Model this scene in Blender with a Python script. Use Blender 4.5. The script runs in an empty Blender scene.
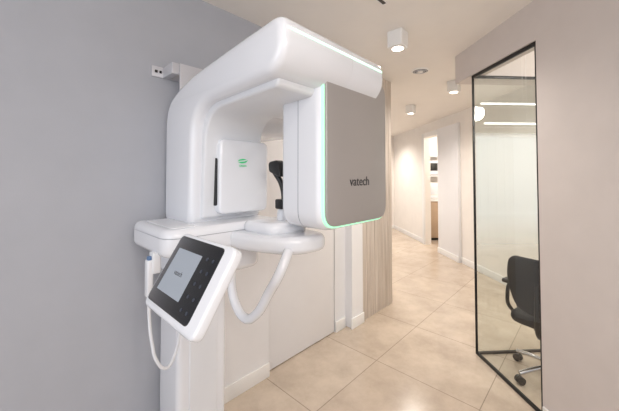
import bpy, bmesh, math
from mathutils import Vector, Matrix
from mathutils.geometry import tessellate_polygon
S = bpy.context.scene
try:
    S.view_settings.view_transform = 'Standard'
except Exception: pass

# ---------------------------------------------------------------- materials
def lin(c):
    return tuple(((x/255)/12.92 if x/255 <= .04045 else ((x/255+.055)/1.055)**2.4) for x in c)
def mat(name, rgb, rough=.5, metal=0, noise=0, nscale=6, emit=None, estr=0, coat=0, bump=0, spec=.5):
    m = bpy.data.materials.new(name); m.use_nodes = True
    nt = m.node_tree; b = nt.nodes['Principled BSDF']
    c = lin(rgb)
    b.inputs['Base Color'].default_value = (*c, 1)
    b.inputs['Roughness'].default_value = rough
    b.inputs['Metallic'].default_value = metal
    b.inputs['Specular IOR Level'].default_value = spec
    if coat: b.inputs['Coat Weight'].default_value = coat; b.inputs['Coat Roughness'].default_value = .05
    if emit:
        b.inputs['Emission Color'].default_value = (*lin(emit), 1)
        b.inputs['Emission Strength'].default_value = estr
    if noise or bump:
        tc = nt.nodes.new('ShaderNodeTexCoord'); n = nt.nodes.new('ShaderNodeTexNoise')
        n.inputs['Scale'].default_value = nscale; n.inputs['Detail'].default_value = 5
        nt.links.new(tc.outputs['Object'], n.inputs['Vector'])
        if noise:
            r = nt.nodes.new('ShaderNodeValToRGB')
            r.color_ramp.elements[0].position = .3; r.color_ramp.elements[1].position = .7
            r.color_ramp.elements[0].color = (*[x*(1-noise) for x in c], 1)
            r.color_ramp.elements[1].color = (*[min(1, x*(1+noise)) for x in c], 1)
            nt.links.new(n.outputs['Fac'], r.inputs['Fac']); nt.links.new(r.outputs['Color'], b.inputs['Base Color'])
        if bump:
            bp = nt.nodes.new('ShaderNodeBump'); bp.inputs['Strength'].default_value = bump; bp.inputs['Distance'].default_value = .002
            n2 = nt.nodes.new('ShaderNodeTexNoise'); n2.inputs['Scale'].default_value = 180
            nt.links.new(tc.outputs['Object'], n2.inputs['Vector'])
            nt.links.new(n2.outputs['Fac'], bp.inputs['Height']); nt.links.new(bp.outputs['Normal'], b.inputs['Normal'])
    return m

M_gray = mat('grey_plaster', (176,178,185), .7, noise=.02, bump=.15)
M_wr = mat('pinkish_plaster', (212,203,198), .7, noise=.02, bump=.15)
M_cream = mat('cream_plaster', (238,232,225), .65, noise=.02, bump=.1)
M_ceil = mat('ceiling_paint', (240,235,229), .8, noise=.01)
M_white = mat('white_lacquer', (234,233,234), .35, noise=.01)
M_trim = mat('trim_white', (236,234,231), .4)
M_mach = mat('machine_white', (232,234,239), .22, coat=.5)
M_mach2 = mat('machine_inner_white', (226,228,232), .35)
M_seam = mat('machine_seam_grey', (150,154,162), .4)
M_panel = mat('brushed_grey_panel', (168,163,160), .36, metal=.25, noise=.02, nscale=3)
M_green = mat('green_led', (190,235,212), .4, emit=(150,240,190), estr=.7)
M_strip = mat('white_led', (230,250,240), .4, emit=(185,255,215), estr=1.1)
M_logo = mat('green_logo', (60,180,120), .4, emit=(50,195,115), estr=.35)
M_black = mat('black_plastic', (18,18,20), .35)
M_blackf = mat('black_frame', (14,14,16), .4)
M_glossb = mat('black_glass', (9,10,14), .08, coat=.6)
M_lcd = mat('lcd', (120,125,132), .15, emit=(180,188,200), estr=.38)
M_icon = mat('icon_grey', (50,55,66), .3, emit=(90,100,120), estr=.06)
M_btn = mat('switch_blue', (90,120,160), .4)
M_chrome = mat('chrome', (205,205,208), .15, metal=1)
M_steel = mat('bracket_steel', (205,205,210), .35, metal=.3)
M_lamp = mat('lamp_glow', (255,245,230), .5, emit=(255,240,220), estr=9)
M_refl = mat('reflection_glow', (255,255,250), .5, emit=(255,250,242), estr=1.6)  # emission imitating reflected lamp lines in the glass
M_text = mat('dark_print', (45,45,48), .5)
M_mesh = mat('black_mesh_fabric', (22,23,27), .8, noise=.2, nscale=90)
M_cabwood = mat('cabinet_wood', (190,164,138), .5, noise=.06)
M_back = mat('oak_shadow_gap', (150,136,122), .6)

def mat_wood():
    m = bpy.data.materials.new('pale_oak'); m.use_nodes = True; nt = m.node_tree; b = nt.nodes['Principled BSDF']
    tc = nt.nodes.new('ShaderNodeTexCoord'); mp = nt.nodes.new('ShaderNodeMapping'); n = nt.nodes.new('ShaderNodeTexNoise')
    mp.inputs['Scale'].default_value = (26, 26, .9); n.inputs['Scale'].default_value = 1.6; n.inputs['Detail'].default_value = 7
    r = nt.nodes.new('ShaderNodeValToRGB'); r.color_ramp.elements[0].position = .32; r.color_ramp.elements[1].position = .68
    r.color_ramp.elements[0].color = (*lin((180,166,153)), 1); r.color_ramp.elements[1].color = (*lin((218,207,196)), 1)
    nt.links.new(tc.outputs['Object'], mp.inputs[0]); nt.links.new(mp.outputs[0], n.inputs['Vector'])
    nt.links.new(n.outputs['Fac'], r.inputs[0]); nt.links.new(r.outputs[0], b.inputs['Base Color']); b.inputs['Roughness'].default_value = .45
    return m
M_wood = mat_wood()

def mat_tile():
    m = bpy.data.materials.new('beige_porcelain_tile'); m.use_nodes = True; nt = m.node_tree; b = nt.nodes['Principled BSDF']
    tc = nt.nodes.new('ShaderNodeTexCoord'); mp = nt.nodes.new('ShaderNodeMapping')
    mp.inputs['Location'].default_value = (-1.42+.75*10, .49+.75*10, 0)
    br = nt.nodes.new('ShaderNodeTexBrick'); br.offset = 0; br.squash = 1
    br.inputs['Scale'].default_value = 1; br.inputs['Brick Width'].default_value = .75; br.inputs['Row Height'].default_value = .75
    br.inputs['Mortar Size'].default_value = .003; br.inputs['Mortar Smooth'].default_value = .1
    br.inputs['Color1'].default_value = (*lin((209,193,175)), 1); br.inputs['Color2'].default_value = (*lin((203,186,168)), 1)
    br.inputs['Mortar'].default_value = (*lin((160,146,131)), 1)
    n = nt.nodes.new('ShaderNodeTexNoise'); n.inputs['Scale'].default_value = 3.2; n.inputs['Detail'].default_value = 9; n.inputs['Roughness'].default_value = .68
    r = nt.nodes.new('ShaderNodeValToRGB'); r.color_ramp.elements[0].position = .36; r.color_ramp.elements[1].position = .64
    r.color_ramp.elements[0].color = (.78, .765, .75, 1); r.color_ramp.elements[1].color = (1.0, 1, 1, 1)
    mx = nt.nodes.new('ShaderNodeMixRGB'); mx.blend_type = 'MULTIPLY'; mx.inputs[0].default_value = 1
    nt.links.new(tc.outputs['Object'], mp.inputs[0]); nt.links.new(mp.outputs[0], br.inputs['Vector'])
    nt.links.new(tc.outputs['Object'], n.inputs['Vector']); nt.links.new(n.outputs['Fac'], r.inputs[0])
    nt.links.new(br.outputs['Color'], mx.inputs[1]); nt.links.new(r.outputs[0], mx.inputs[2]); nt.links.new(mx.outputs[0], b.inputs['Base Color'])
    b.inputs['Roughness'].default_value = .2; b.inputs['Specular IOR Level'].default_value = .6
    return m
M_tile = mat_tile()

def mat_glass(name, frosted):
    m = bpy.data.materials.new(name); m.use_nodes = True; nt = m.node_tree
    out = nt.nodes['Material Output']; b = nt.nodes['Principled BSDF']; nt.nodes.remove(b)
    tr = nt.nodes.new('ShaderNodeBsdfTransparent'); tr.inputs[0].default_value = (.92, .955, .94, 1)
    gl = nt.nodes.new('ShaderNodeBsdfGlossy'); gl.inputs['Roughness'].default_value = .01
    lw = nt.nodes.new('ShaderNodeLayerWeight'); lw.inputs[0].default_value = .5
    pw = nt.nodes.new('ShaderNodeMath'); pw.operation = 'POWER'; pw.inputs[1].default_value = 3.5
    ml = nt.nodes.new('ShaderNodeMath'); ml.operation = 'MULTIPLY_ADD'; ml.inputs[1].default_value = .6; ml.inputs[2].default_value = .05
    nt.links.new(lw.outputs['Facing'], pw.inputs[0]); nt.links.new(pw.outputs[0], ml.inputs[0])
    mx = nt.nodes.new('ShaderNodeMixShader')
    nt.links.new(ml.outputs[0], mx.inputs[0]); nt.links.new(tr.outputs[0], mx.inputs[1]); nt.links.new(gl.outputs[0], mx.inputs[2])
    last = mx
    if frosted:
        df = nt.nodes.new('ShaderNodeBsdfTranslucent'); df.inputs[0].default_value = (.84, .9, .92, 1)
        d2 = nt.nodes.new('ShaderNodeBsdfDiffuse'); d2.inputs[0].default_value = (.8, .85, .87, 1)
        ad = nt.nodes.new('ShaderNodeMixShader'); ad.inputs[0].default_value = .5
        nt.links.new(df.outputs[0], ad.inputs[1]); nt.links.new(d2.outputs[0], ad.inputs[2])
        tc = nt.nodes.new('ShaderNodeTexCoord'); sp = nt.nodes.new('ShaderNodeSeparateXYZ'); r = nt.nodes.new('ShaderNodeValToRGB')
        mr = nt.nodes.new('ShaderNodeMapRange'); mr.inputs[1].default_value = .7; mr.inputs[2].default_value = 2.1
        e = r.color_ramp.elements; e[0].position = .08; e[0].color = (0,0,0,1); e[1].position = .34; e[1].color = (.96,.96,.96,1)
        x = e.new(.80); x.color = (.96,.96,.96,1); x = e.new(.84); x.color = (0.05,.05,.05,1)
        nt.links.new(tc.outputs['Object'], sp.inputs[0]); nt.links.new(sp.outputs['Z'], mr.inputs[0]); nt.links.new(mr.outputs[0], r.inputs[0])
        m2 = nt.nodes.new('ShaderNodeMixShader')
        nt.links.new(r.outputs[0], m2.inputs[0]); nt.links.new(mx.outputs[0], m2.inputs[1]); nt.links.new(ad.outputs[0], m2.inputs[2]); last = m2
    nt.links.new(last.outputs[0], out.inputs[0])
    return m
M_glass = mat_glass('clear_glass', False)
M_frost = mat_glass('gradient_frosted_glass', True)

# ---------------------------------------------------------------- helpers
def frame(angle, x, y, z=0):
    return Matrix.Translation((x, y, z)) @ Matrix.Rotation(angle, 4, 'Z')
# frame of the grey machine wall: x = along the wall, y = into the wall (v = -y = distance out of wall)
AW = math.atan2(.725, .688)
FW = frame(AW, -1.8*.725, 1.8*.688)
# frame of the right hand glass partition / corridor
FR = frame(math.radians(3.7), 1.39, 2.57)
I4 = Matrix.Identity(4)

def empty(name, fr=I4):
    o = bpy.data.objects.new(name, None); o.empty_display_size = .1
    S.collection.objects.link(o); o.matrix_world = fr; return o
def finish(name, bm, material, where, smooth=True, ang=40):
    bmesh.ops.recalc_face_normals(bm, faces=bm.faces)
    me = bpy.data.meshes.new(name); bm.to_mesh(me); bm.free()
    o = bpy.data.objects.new(name, me); S.collection.objects.link(o)
    if isinstance(material, (list, tuple)):
        for k in material: me.materials.append(k)
    else: me.materials.append(material)
    if smooth:
        for p in me.polygons: p.use_smooth = True
        try: me.set_sharp_from_angle(angle=math.radians(ang))
        except Exception: pass
    if isinstance(where, Matrix): o.matrix_world = where
    else: o.parent = where
    return o
def bm_box(bm, x0, x1, y0, y1, z0, z1, bev=0, seg=3):
    r = bmesh.ops.create_cube(bm, size=1)
    vs = r['verts']
    for v in vs:
        v.co = Vector(((x0+x1)/2+v.co.x*abs(x1-x0), (y0+y1)/2+v.co.y*abs(y1-y0), (z0+z1)/2+v.co.z*abs(z1-z0)))
    if bev:
        es = list({e for v in vs for e in v.link_edges})
        bmesh.ops.bevel(bm, geom=es, offset=bev, segments=seg, affect='EDGES', profile=.5)
def box(name, where, x0, x1, y0, y1, z0, z1, material, bev=0, seg=3):
    bm = bmesh.new(); bm_box(bm, x0, x1, y0, y1, z0, z1, bev, seg)
    return finish(name, bm, material, where, smooth=bev > 0)
def boxes(name, where, lst, material, bev=0):
    bm = bmesh.new()
    for b in lst: bm_box(bm, *b, bev)
    return finish(name, bm, material, where, smooth=bev > 0)
def rpoly(pts, n=6):
    """pts: (a,b,radius) -> rounded outline"""
    out = []; N = len(pts)
    for i in range(N):
        p = Vector(pts[i][:2]); r = pts[i][2] if len(pts[i]) > 2 else 0
        a = Vector(pts[i-1][:2])-p; b = Vector(pts[(i+1) % N][:2])-p
        if r <= 0: out.append(p); continue
        t = min(r, a.length*.48, b.length*.48)
        A = p+a.normalized()*t; B = p+b.normalized()*t
        for k in range(n+1):
            s = k/n; out.append(A*(1-s)**2+p*2*s*(1-s)+B*s*s)
    return out
def prism(name, where, pts, axis, lo, hi, material, bev=0, seg=4, n=6):
    """Extruded rounded outline with rounded rims, rims built from mitred inset loops.
    axis 'x': pts=(y,z) ; 'y': pts=(x,z) ; 'z': pts=(x,y)"""
    P = rpoly(pts, n); N = len(P); bm = bmesh.new()
    area2 = sum(P[i-1].x*P[i].y-P[i].x*P[i-1].y for i in range(N)); sg = 1 if area2 > 0 else -1
    nor = []
    for i in range(N):
        e0 = (P[i]-P[i-1]).normalized(); e1 = (P[(i+1) % N]-P[i]).normalized()
        n0 = Vector((-e0.y, e0.x))*sg; n1 = Vector((-e1.y, e1.x))*sg   # inward
        m = (n0+n1)
        m = m.normalized() if m.length > 1e-6 else n0
        nor.append(m/max(.5, m.dot(n0)))
    def mk(a, b, t): return {'x': (t, a, b), 'y': (a, t, b), 'z': (a, b, t)}[axis]
    loops = []
    if bev:
        for k in range(seg+1):
            a = math.pi/2*k/seg; loops.append((bev*(1-math.sin(a)), lo+bev*(1-math.cos(a))))
        for k in range(seg+1):
            a = math.pi/2*(1-k/seg); loops.append((bev*(1-math.sin(a)), hi-bev*(1-math.cos(a))))
    else: loops = [(0, lo), (0, hi)]
    rings = [[bm.verts.new(mk(P[i].x+nor[i].x*ins, P[i].y+nor[i].y*ins, t)) for i in range(N)] for ins, t in loops]
    for a, b in zip(rings[:-1], rings[1:]):
        for i in range(N):
            j = (i+1) % N; bm.faces.new((a[i], a[j], b[j], b[i]))
    ins = loops[0][0]
    tri = tessellate_polygon([[Vector((P[i].x+nor[i].x*ins, P[i].y+nor[i].y*ins, 0)) for i in range(N)]])
    for rg in (rings[0], rings[-1]):
        for t in tri:
            try: bm.faces.new([rg[q] for q in t])
            except ValueError: pass
    return finish(name, bm, material, where, ang=50)
def rrect(x0, x1, y0, y1, r): return [(x0, y0, r), (x1, y0, r), (x1, y1, r), (x0, y1, r)]
def tube(name, where, pts, r, material, cyc=False, res=6):
    cu = bpy.data.curves.new(name, 'CURVE'); cu.dimensions = '3D'; cu.bevel_depth = r; cu.bevel_resolution = 4; cu.resolution_u = res; cu.use_fill_caps = True
    sp = cu.splines.new('BEZIER'); sp.bezier_points.add(len(pts)-1)
    for b, p in zip(sp.bezier_points, pts): b.co = p; b.handle_left_type = b.handle_right_type = 'AUTO'
    sp.use_cyclic_u = cyc
    t = bpy.data.objects.new('tmp', cu); S.collection.objects.link(t)
    bpy.context.view_layer.update()
    me = bpy.data.meshes.new_from_object(t.evaluated_get(bpy.context.evaluated_depsgraph_get()))
    bpy.data.objects.remove(t); me.materials.clear(); me.materials.append(material)
    for p in me.polygons: p.use_smooth = True
    o = bpy.data.objects.new(name, me); S.collection.objects.link(o)
    if isinstance(where, Matrix): o.matrix_world = where
    else: o.parent = where
    return o
def cyl(name, where, c, r1, r2, z0, z1, material, n=32, bev=0):
    bm = bmesh.new(); bmesh.ops.create_cone(bm, cap_ends=True, segments=n, radius1=r1, radius2=r2, depth=z1-z0)
    bmesh.ops.translate(bm, verts=bm.verts, vec=(c[0], c[1], (z0+z1)/2))
    if bev:
        es = [e for e in bm.edges if abs(e.verts[0].co.z-e.verts[1].co.z) < 1e-6]
        bmesh.ops.bevel(bm, geom=es, offset=bev, segments=3, affect='EDGES')
    return finish(name, bm, material, where)
def text(name, where, body, loc, rot, size, material, ext=.0006):
    cu = bpy.data.curves.new(name, 'FONT'); cu.body = body; cu.size = size; cu.extrude = ext; cu.align_x = 'CENTER'; cu.align_y = 'CENTER'
    t = bpy.data.objects.new('tmp', cu); S.collection.objects.link(t); bpy.context.view_layer.update()
    me = bpy.data.meshes.new_from_object(t.evaluated_get(bpy.context.evaluated_depsgraph_get())); bpy.data.objects.remove(t)
    me.materials.clear(); me.materials.append(material)
    o = bpy.data.objects.new(name, me); S.collection.objects.link(o); o.parent = where; o.location = loc; o.rotation_euler = rot
    return o

# ---------------------------------------------------------------- room shell
CZ = 2.62
box('floor', FW, -3.2, 12, -6, 4, -.1, 0, M_tile)
box('ceiling', FW, -3.2, 12, -6, 4, CZ, CZ+.1, M_ceil)
boxes('wall_left', FW, [(-2.5, 1.05, 0, .2, 0, CZ), (1.05, 2.62, 0, .2, 2.12, CZ)], M_gray)
boxes('wall_door_side', FW, [(1.05, 1.45, .0, .2, 0, 2.12), (1.45, 2.28, .14, .2, 0, 2.12), (2.28, 2.45, .03, .2, 0, 2.12)], M_white)
dr = empty('door_1', FW)
box('leaf', dr, 1.462, 2.268, .03, .075, .008, 2.10, M_white, .003)
box('top_gap', dr, 1.45, 2.28, .06, .12, 2.102, 2.118, M_black)
tube('lever_handle', dr, [(1.54, .03, 1.15), (1.54, -.03, 1.15), (1.56, -.05, 1.15), (1.66, -.05, 1.15)], .009, M_chrome)
box('wall_pilaster', FW, 2.45, 2.64, -.05, .2, 0, CZ, M_white)
wd = empty('wood_wall_panel', FW)
boxes('panel_boards', wd, [(2.645+i*.0785, 2.645+i*.0785+.075, -.045, -.010, 0.0, CZ) for i in range(8)], M_wood, .0015)
box('panel_backing', wd, 2.641, 3.268, -.014, .0, 0, CZ, M_back)
box('wall_corridor_left', FW, 2.641, 3.27, .001, 1.6, 0, CZ, M_cream)
boxes('baseboard_left', FW, [(-2.5, .56, -.014, -.0005, 0, .09)], M_gray)
boxes('baseboard_door_side', FW, [(1.05, 1.45, -.014, -.0005, 0, .10), (2.43, 2.645, -.066, -.051, 0, .10), (2.28, 2.43, .012, .029, 0, .10)], M_trim, .002)

# right side
WT = .12
boxes('wall_right', FR, [(0, WT, -4.2, -.69, 0, CZ)], M_wr)
boxes('wall_glass_header', FR, [(0, WT, -.69, .234, 2.36, CZ), (WT, 1.4, 0, .234, 2.36, CZ)], M_wr)
box('baseboard_right', FR, -.013, -.0005, -4.2, -.70, 0, .09, M_trim, .002)
boxes('wall_corridor_right', FR, [(1.4, 1.52, 0.0, 3.27, 0, CZ), (1.4, 1.52, 3.27, 3.92, 2.32, CZ), (1.4, 1.52, 3.92, 5.9, 0, CZ)], M_cream)
boxes('trim_1', FR, [(1.35, 1.40, 2.55, 3.27, 0, 2.42)], M_white, .003)
boxes('trim_2', FR, [(1.375, 1.40, 3.92, 4.03, 0, 2.40), (1.375, 1.40, 3.27, 4.03, 2.32, 2.42)], M_trim, .002)
boxes('baseboard_corridor_right', FR, [(1.385, 1.3995, .01, 2.54, 0, .1), (1.335, 1.3495, 2.55, 3.27, 0, .1), (1.385, 1.3995, 4.04, 5.9, 0, .1)], M_trim, .002)
box('wall_corridor_end', FR, -3.5, 1.4, 5.9, 6.02, 0, CZ, M_cream)
box('baseboard_corridor_end', FR, -3.5, 1.385, 5.885, 5.8995, 0, .1, M_trim, .002)
boxes('wall_office', FR, [(1.4, 2.6, -.12, -.001, 0, CZ), (2.6, 2.72, -4.2, 0, 0, CZ)], M_cream)
boxes('wall_side_room', FR, [(1.52, 2.9, 4.75, 4.87, 0, CZ), (2.9, 3.02, 2.6, 4.87, 0, CZ), (1.52, 3.02, 2.48, 2.6, 0, CZ)], M_cream)

# glass partition
gp = empty('glass_partition', FR)
fw = .018
boxes('frame', gp, [
    (.01, .01+fw, -.010, 0.0, 0, 2.36), (.01, .01+fw, -.69, -.69+.024, 0, 2.36),
    (.01, .01+fw, -.69, 0, 2.335, 2.36), (.01, .01+fw, -.69, 0, 0, .022),
    (.01, 1.4, -.02, 0, 2.338, 2.36), (.01, 1.4, -.02, 0, 0, .018), (1.378, 1.4, -.02, 0, 0, 2.36)], M_blackf, .002)
def pane(name, where, p4, m_):
    bm = bmesh.new(); bm.faces.new([bm.verts.new(p) for p in p4]); return finish(name, bm, m_, where, False)
pane('side_pane', gp, [(.02, -.668, .022), (.02, -.01, .022), (.02, -.01, 2.335), (.02, -.668, 2.335)], M_glass)
pane('front_pane', gp, [(.03, -.011, .018), (1.378, -.011, .018), (1.378, -.011, 2.338), (.03, -.011, 2.338)], M_frost)

# glowing bars standing in for lamp reflections in the office glass
for k, (b, z) in enumerate([(-.06, 2.10), (-.10, 1.925)]):
    lp = empty('lamp_reflection_bar' if k == 0 else 'lamp_reflection_bar.001', FR)
    box('glow_bar', lp, .05, 1.30, b-.007, b+.007, z, z+.009, M_refl, .003)
    box('housing', lp, .05, 1.30, b-.009, b+.009, z+.0095, z+.017, M_trim, .002)
    for xx in (.42, 1.22): tube('wire', lp, [(xx, b, z+.015), (xx, b, CZ)], .0008, M_trim)  # housings and wires are made up along with the bars

# ---------------------------------------------------------------- office chair
ch = empty('office_chair', FR @ Matrix.Translation((.38, -.375, 0)) @ Matrix.Rotation(math.radians(-62), 4, 'Z'))
for i in range(5):
    a = math.radians(72*i+26); c, s = math.cos(a), math.sin(a)
    tube('base_leg_%d' % i, ch, [(c*.03, s*.03, .115), (c*.16, s*.16, .10), (c*.28, s*.28, .075)], .016, M_chrome)
    tube('caster_stem_%d' % i, ch, [(c*.275, s*.275, .08), (c*.275, s*.275, .05)], .008, M_chrome)
    bm = bmesh.new()
    for off in (-.014, .014):
        r = bmesh.ops.create_cone(bm, cap_ends=True, segments=24, radius1=.027, radius2=.027, depth=.018)
        bmesh.ops.transform(bm, matrix=Matrix.Translation((c*.275-s*off, s*.275+c*off, .027)) @ Matrix.Rotation(a, 4, 'Z') @ Matrix.Rotation(math.pi/2, 4, 'X'), verts=r['verts'])
    finish('caster_%d' % i, bm, M_black, ch)
cyl('hub', ch, (0, 0), .045, .035, .085, .14, M_chrome, bev=.004)
cyl('gas_lift', ch, (0, 0), .022, .022, .14, .36, M_chrome)
cyl('gas_shroud', ch, (0, 0), .032, .028, .14, .25, M_chrome)
box('tilt_mechanism', ch, -.09, .09, -.12, .12, .355, .405, M_black, .012)
prism('seat', ch, [(-.23, -.21, .1), (.23, -.21, .1), (.24, .24, .12), (-.24, .24, .12)], 'z', .405, .475, M_mesh, .03)
tube('back_spine', ch, [(0, -.1, .38), (0, -.25, .39), (0, -.28, .5), (0, -.265, .75)], .018, M_black)
bm = bmesh.new(); g = []
for j in range(13):
    t = j/12; z = .50+.42*t; hw = .17+.05*math.sin(t*math.pi*.8)
    if j in (0, 12): hw -= .04
    row = []
    for i in range(13):
        s = -1+2*i/12
        row.append(bm.verts.new((s*hw, -.235-.03*math.sin(t*3)+.05*s*s-.04*t*t, z)))
    g.append(row)
for j in range(12):
    for i in range(12): bm.faces.new((g[j][i], g[j][i+1], g[j+1][i+1], g[j+1][i]))
o = finish('backrest', bm, M_mesh, ch); sm = o.modifiers.new('s', 'SOLIDIFY'); sm.thickness = .03; sb = o.modifiers.new('b', 'SUBSURF'); sb.levels = sb.render_levels = 1
for sx in (-1, 1):
    tube('arm_loop', ch, [(sx*.18, -.05, .42), (sx*.26, -.06, .44), (sx*.27, -.10, .58), (sx*.27, -.06, .645), (sx*.27, .10, .655), (sx*.27, .14, .60), (sx*.26, .05, .44), (sx*.18, .03, .42)], .014, M_black)
    box('arm_pad', ch, sx*.27-.033, sx*.27+.033, -.13, .15, .655, .685, M_black, .012)

# ---------------------------------------------------------------- cabinet + shelf in side room
cb = empty('storage_cabinet', FR)
box('carcass', cb, 1.56, 2.6, 4.3, 4.749, .06, .9, M_cabwood, .003)
box('plinth', cb, 1.58, 2.58, 4.33, 4.749, 0, .06, M_black)
box('worktop', cb, 1.55, 2.62, 4.27, 4.749, .9, .93, M_trim, .003)
for i in range(3): box('drawer_front', cb, 1.58+.34*i, 1.58+.34*i+.33, 4.285, 4.30, .09, .87, M_cabwood, .003)
sh = empty('wall_shelf', FR)
box('board', sh, 1.6, 2.6, 4.45, 4.749, 1.47, 1.495, M_trim, .002)
box('board_top', sh, 1.6, 2.6, 4.45, 4.749, 1.95, 1.975, M_trim, .002)
boxes('sides', sh, [(1.6, 1.615, 4.45, 4.749, 1.495, 1.95), (2.585, 2.6, 4.45, 4.749, 1.495, 1.95)], M_trim)
for k, (x, z, hh, m_) in enumerate([(1.72, .932, .40, M_trim), (1.70, 1.497, .36, M_steel)]):
    pr = empty('sterilizer' if k == 0 else 'sterilizer.001', FR)
    box('body', pr, x, x+.38, 4.47, 4.73, z, z+hh, m_, .02)
    box('window', pr, x+.05, x+.30, 4.462, 4.471, z+.12, z+hh-.06, M_glossb if k else M_mach2, .003)
    box('controls', pr, x+.05, x+.30, 4.462, 4.471, z+.04, z+.09, M_mach2, .003)

# ---------------------------------------------------------------- ceiling fixtures
def spot(loc, energy, k):
    e = empty('ceiling_downlight' + ('' if k == 0 else '.%03d' % k), frame(AW, loc[0], loc[1]))
    prism('housing', e, rrect(-.062, .062, -.062, .062, .018), 'z', CZ-.125, CZ, M_trim, .004)
    cyl('reflector_ring', e, (0, 0), .05, .05, CZ-.129, CZ-.1255, M_steel)
    cyl('lamp', e, (0, 0), .042, .042, CZ-.133, CZ-.1295, M_lamp)
    l = bpy.data.lights.new('downlight_beam', 'SPOT'); l.energy = energy; l.spot_size = math.radians(160); l.spot_blend = .8; l.shadow_soft_size = .05; l.color = (1, .93, .86)
    lo = bpy.data.objects.new('downlight_beam', l); S.collection.objects.link(lo); lo.parent = e; lo.location = (0, 0, CZ-.145)
spots = [((.69, 2.32), 58), ((1.72, 3.55), 64), ((1.62, 4.78), 76), ((1.0, 6.4), 118), ((1.7, 7.6), 105), ((.1, .2), 26), ((-.3, -1.2), 40)]  # first three are visible fixtures; the others are added out of view for brightness
for k, (p, e) in enumerate(spots): spot(p, e, k)
v = empty('ceiling_air_vent', frame(0, 1.18, 3.17))
cyl('flange', v, (0, 0), .085, .095, CZ-.012, CZ, M_trim, bev=.002)
for r in (.062, .042): tube('ring', v, [(r*math.cos(a), r*math.sin(a), CZ-.014) for a in [i*math.pi/4 for i in range(8)]], .004, M_steel, True)
cyl('disc', v, (0, 0), .03, .03, CZ-.02, CZ-.013, M_trim)
cyl('gap', v, (0, 0), .075, .075, CZ-.013, CZ-.0121, M_black)
sl = empty('ceiling_slot_vent', frame(AW, .42, 1.85))
box('slot', sl, -.10, .10, -.012, .012, CZ-.004, CZ, M_black)
boxes('rim', sl, [(-.108, -.1, -.02, .02, CZ-.005, CZ), (.1, .108, -.02, .02, CZ-.005, CZ), (-.1, .1, -.02, -.0125, CZ-.005, CZ), (-.1, .1, .0125, .02, CZ-.005, CZ)], M_trim)

# ---------------------------------------------------------------- dental x-ray machine (local: x=u, y=-v)
mc = empty('dental_xray_scanner', FW)
def V(p): return [(-a, b, r) for a, b, r in p]
prism('column', mc, rrect(.64, .91, -.30, -.06, .03), 'z', .03, 1.20, M_mach, .004)
prism('column_upper', mc, rrect(.72, .88, -.28, -.07, .03), 'z', 1.15, 1.88, M_mach, .004)
prism('column_channel', mc, rrect(.70, .85, -.306, -.29, .004), 'z', .05, 1.0, M_mach2, .002)
prism('foot_plate', mc, rrect(.58, .97, -.36, -.02, .03), 'z', 0, .03, M_mach2, .006)
boxes('wall_bracket', mc, [(.60, .93, -.012, -.0005, 2.06, 2.12), (.66, .70, -.14, -.012, 2.06, 2.12), (.84, .88, -.14, -.012, 2.06, 2.12), (.70, .88, -.15, -.14, 1.90, 2.12)], M_steel, .002)
boxes('bracket_bolts', mc, [(.615, .63, -.018, -.012, 2.082, 2.097), (.64, .652, -.018, -.012, 2.082, 2.097), (.905, .92, -.018, -.012, 2.082, 2.097)], M_black, .002)
B = .036
top = [(.02, 1.91, .14), (.30, 2.00, .2), (.70, 2.045, .2), (1.035, 2.075, .065), (1.04, 1.94, .05), (.98, 1.865, .06)]
top2 = [(a-.001, b-.001, r) for a, b, r in top]
prism('arch_shell', mc, V([(.02, 1.235, .065)] + top + [(.365, 1.845, .17), (.35, 1.235, .065)]), 'x', .67, 1.11, M_mach, B, 6, 10)
prism('overhead_arm', mc, V([(.021, 1.74, .06)] + top2 + [(.36, 1.855, .08), (.34, 1.74, .06)]), 'x', .90, 1.36, M_mach, B, 6, 10)
prism('arch_liner', mc, V([(.06, 1.28, .03), (.06, 1.86, .08), (.95, 1.90, .03), (.95, 1.835, .03), (.40, 1.82, .16), (.372, 1.28, .02)]), 'x', .725, 1.07, M_mach2, .012, 4, 10)
prism('arm_liner', mc, V([(.44, 1.88, .03), (.95, 1.90, .03), (.95, 1.837, .03), (.46, 1.831, .03)]), 'x', 1.0, 1.31, M_mach2, .012, 4, 8)
prism('arm_led_strip', mc, rrect(.677, 1.353, -1.0405, -.93, .042), 'z', 2.013, 2.020, M_strip)
# rear sensor head
prism('rear_head', mc, rrect(.79, 1.10, 1.30, 1.69, .04), 'y', -.425, -.30, M_mach, .016, 5)
prism('rear_head_slot', mc, rrect(-.400, -.352, 1.345, 1.59, .014), 'x', .783, .80, M_black, .002)
def leaf(nm, pts, z=0):
    bm = bmesh.new(); vs = [bm.verts.new((x, -.4265, zz)) for x, zz in pts]; bm.faces.new(vs)
    return finish(nm, bm, M_logo, mc, False)
cx, cz0 = .925, 1.575; q = .75
leaf('leaf_mark_1', [(cx-.045*q, cz0), (cx-.03*q, cz0+.014*q), (cx, cz0+.020*q), (cx+.035*q, cz0+.016*q), (cx+.01*q, cz0+.010*q), (cx-.02*q, cz0+.006*q)])
leaf('leaf_mark_2', [(cx-.042*q, cz0-.006*q), (cx-.02*q, cz0-.002*q), (cx+.01*q, cz0+.0*q), (cx+.045*q, cz0+.012*q), (cx+.025*q, cz0-.008*q), (cx-.01*q, cz0-.014*q)])
text('head_label', mc, 'GREEN', (cx, -.4265, cz0-.024), (math.pi/2, 0, 0), .015, M_logo)
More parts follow.
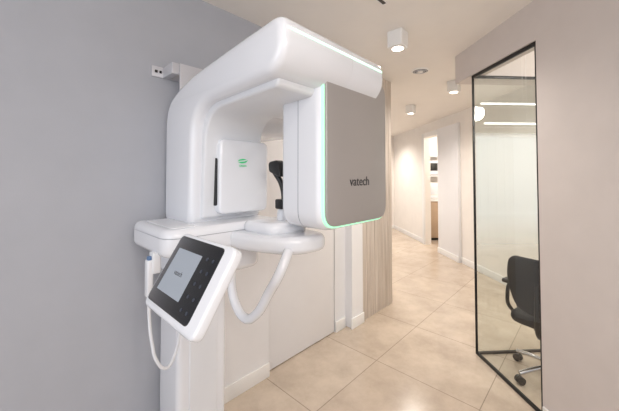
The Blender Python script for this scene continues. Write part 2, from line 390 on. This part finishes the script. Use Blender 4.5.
# front head with grey panel
prism('front_head', mc, rrect(.925, 1.452, 1.262, 1.998, .09), 'y', -.985, -.73, M_mach, .035, 6, 8)
prism('head_seam', mc, rrect(.9243, 1.4527, 1.2613, 1.9987, .09), 'y', -.853, -.850, M_seam, 0, 1, 8)
prism('front_head_neck', mc, rrect(.96, 1.34, 1.78, 1.95, .04), 'y', -.99, -.70, M_mach, .02)
prism('panel_led_rim', mc, rrect(.937, 1.438, 1.273, 1.985, .08), 'y', -.9885, -.95, M_green, .002)
prism('front_panel', mc, rrect(.945, 1.430, 1.282, 1.977, .072), 'y', -1.0, -.95, M_panel, .006)
text('panel_label', mc, 'vatech', (1.185, -1.0012, 1.472), (math.pi/2, 0, 0), .062, M_text)
# carriage
prism('carriage', mc, [(.50, -.50, .08), (1.12, -.52, .08), (1.12, -.05, .05), (.50, -.05, .05)], 'z', 1.14, 1.265, M_mach, .032, 6)
prism('carriage_seam', mc, [(.4993, -.5007, .08), (1.1207, -.5207, .08), (1.1207, -.0493, .05), (.4993, -.0493, .05)], 'z', 1.226, 1.229, M_seam, 0)
prism('carriage_top_tray', mc, rrect(.545, .655, -.45, -.11, .03), 'z', 1.262, 1.268, M_mach2, .002)
prism('carriage_lower', mc, [(.60, -.44, .08), (1.04, -.46, .08), (1.04, -.07, .06), (.60, -.07, .06)], 'z', 1.00, 1.15, M_mach, .04, 6)
prism('chin_arm', mc, [(.80, -.44, .05), (.80, -.62, .1), (.91, -.86, .09), (1.12, -.88, .09), (1.16, -.44, .05)], 'z', 1.145, 1.225, M_mach, .028, 6, 8)
prism('chin_base', mc, [(.86, -.50, .06), (.88, -.72, .06), (1.10, -.76, .06), (1.12, -.50, .06)], 'z', 1.215, 1.275, M_mach, .025, 5)
cyl('chin_post', mc, (1.02, -.64), .03, .024, 1.27, 1.33, M_mach, bev=.004)
tube('bite_rod', mc, [(1.02, -.64, 1.31), (1.022, -.65, 1.38), (1.02, -.63, 1.46), (1.0, -.60, 1.52)], .014, M_black)
prism('bite_block', mc, [(-.66, 1.49, .015), (-.57, 1.52, .015), (-.565, 1.57, .02), (-.64, 1.58, .02)], 'x', .985, 1.03, M_black, .006)
prism('bite_clamp', mc, rrect(.99, 1.05, 1.33, 1.38, .01), 'y', -.665, -.615, M_black, .006)
# patient handle
uu = .84
tube('patient_handle', mc, [(uu, -.46, 1.03), (uu, -.46, .94), (uu, -.50, .86), (uu, -.58, .82), (uu, -.66, .86), (uu, -.76, .99), (uu, -.83, 1.09), (uu+.06, -.82, 1.17)], .022, M_mach)
# touch display
ang = math.radians(32)
ct = Vector((.425, -.86, 1.178))
hx = Vector((0, -1, 0))
up = Vector((math.sin(ang), 0, math.cos(ang)))
nz = hx.cross(up)
R = Matrix((hx, up, nz)).transposed().to_4x4(); R.translation = ct
dp = bpy.data.objects.new('touch_display', None); S.collection.objects.link(dp); dp.parent = mc; dp.matrix_local = R
prism('display_case', dp, rrect(-.18, .18, -.13, .13, .03), 'z', -.035, 0, M_mach, .01, 4)
prism('display_glass', dp, rrect(-.168, .130, -.108, .118, .018), 'z', -.002, .0015, M_glossb, .0008, 2)
prism('display_lcd', dp, rrect(-.138, .030, -.068, .075, .002), 'z', .001, .0022, M_lcd)
text('display_label', dp, 'vatech', (-.055, .0, .0024), (0, 0, 0), .022, M_text, .0002)
bm = bmesh.new()
for i in range(2):
    for j in range(5):
        r = bmesh.ops.create_cone(bm, cap_ends=True, segments=20, radius1=.0055, radius2=.0055, depth=.001)
        bmesh.ops.translate(bm, verts=r['verts'], vec=(.065+i*.035, -.08+j*.038, .0021))
finish('display_icons', bm, M_icon, dp)
prism('display_boss', dp, rrect(-.09, .06, -.06, .06, .03), 'z', -.075, -.03, M_mach, .012)
tube('display_arm', mc, [(.47, -.84, 1.16), (.56, -.80, 1.13), (.64, -.62, 1.12), (.70, -.44, 1.12)], .035, M_mach)
# exposure switch with cord
prism('switch_holder', mc, rrect(.485, .52, -.40, -.35, .008), 'z', 1.07, 1.16, M_mach2, .004)
prism('exposure_switch', mc, rrect(.465, .492, -.395, -.355, .011), 'z', .97, 1.13, M_mach, .006)
prism('switch_button', mc, rrect(.470, .487, -.387, -.363, .007), 'z', 1.128, 1.145, M_btn, .003)
tube('switch_cord', mc, [(.479, -.375, .975), (.48, -.38, .88), (.485, -.40, .78), (.50, -.42, .70), (.54, -.42, .655), (.58, -.40, .68), (.62, -.36, .75), (.645, -.29, .82)], .007, M_mach)

# ---------------------------------------------------------------- light
w = bpy.data.worlds.new('World'); S.world = w; w.use_nodes = True
bg = w.node_tree.nodes['Background']; bg.inputs[0].default_value = (.88, .92, 1, 1); bg.inputs[1].default_value = .9
def area(name, loc, target, size, sy, energy, col):
    l = bpy.data.lights.new(name, 'AREA'); l.shape = 'RECTANGLE'; l.size = size; l.size_y = sy; l.energy = energy; l.color = col
    o = bpy.data.objects.new(name, l); S.collection.objects.link(o); o.location = loc
    o.rotation_euler = (Vector(target)-Vector(loc)).to_track_quat('-Z', 'Y').to_euler()
area('window_daylight', (-1.6, -1.6, 1.6), (.2, 2.0, 1.3), 1.8, 1.6, 20, (.87, .92, 1))
area('rear_fill', (1.1, -1.4, 2.3), (.4, 2.5, 1.2), 1.2, .8, 28, (1, .97, .94))  # added fill behind the camera, not a known fixture
def point(name, loc, e, r=.1, col=(1, .95, .9)):
    l = bpy.data.lights.new(name, 'POINT'); l.energy = e; l.shadow_soft_size = r; l.color = col
    o = bpy.data.objects.new(name, l); S.collection.objects.link(o); o.location = loc
pt = FR @ Vector((2.3, 3.6, 2.3)); point('side_room_fill', pt, 38)  # hidden point light added to brighten the side room
pt = FR @ Vector((1.0, -1.5, 2.35)); point('office_fill', pt, 60)  # unseen point light added to lift the office and the frosted film

# ---------------------------------------------------------------- camera
cd = bpy.data.cameras.new('camera'); co = bpy.data.objects.new('camera', cd); S.collection.objects.link(co)
cd.sensor_width = 36; cd.lens = 300/619*36; cd.clip_start = .02
pitch = math.radians(1.5)
co.location = (0, 0, 1.5); co.rotation_euler = (math.pi/2+pitch, 0, 0)
cd.shift_y = -(30+300*math.tan(pitch))/619
S.camera = co
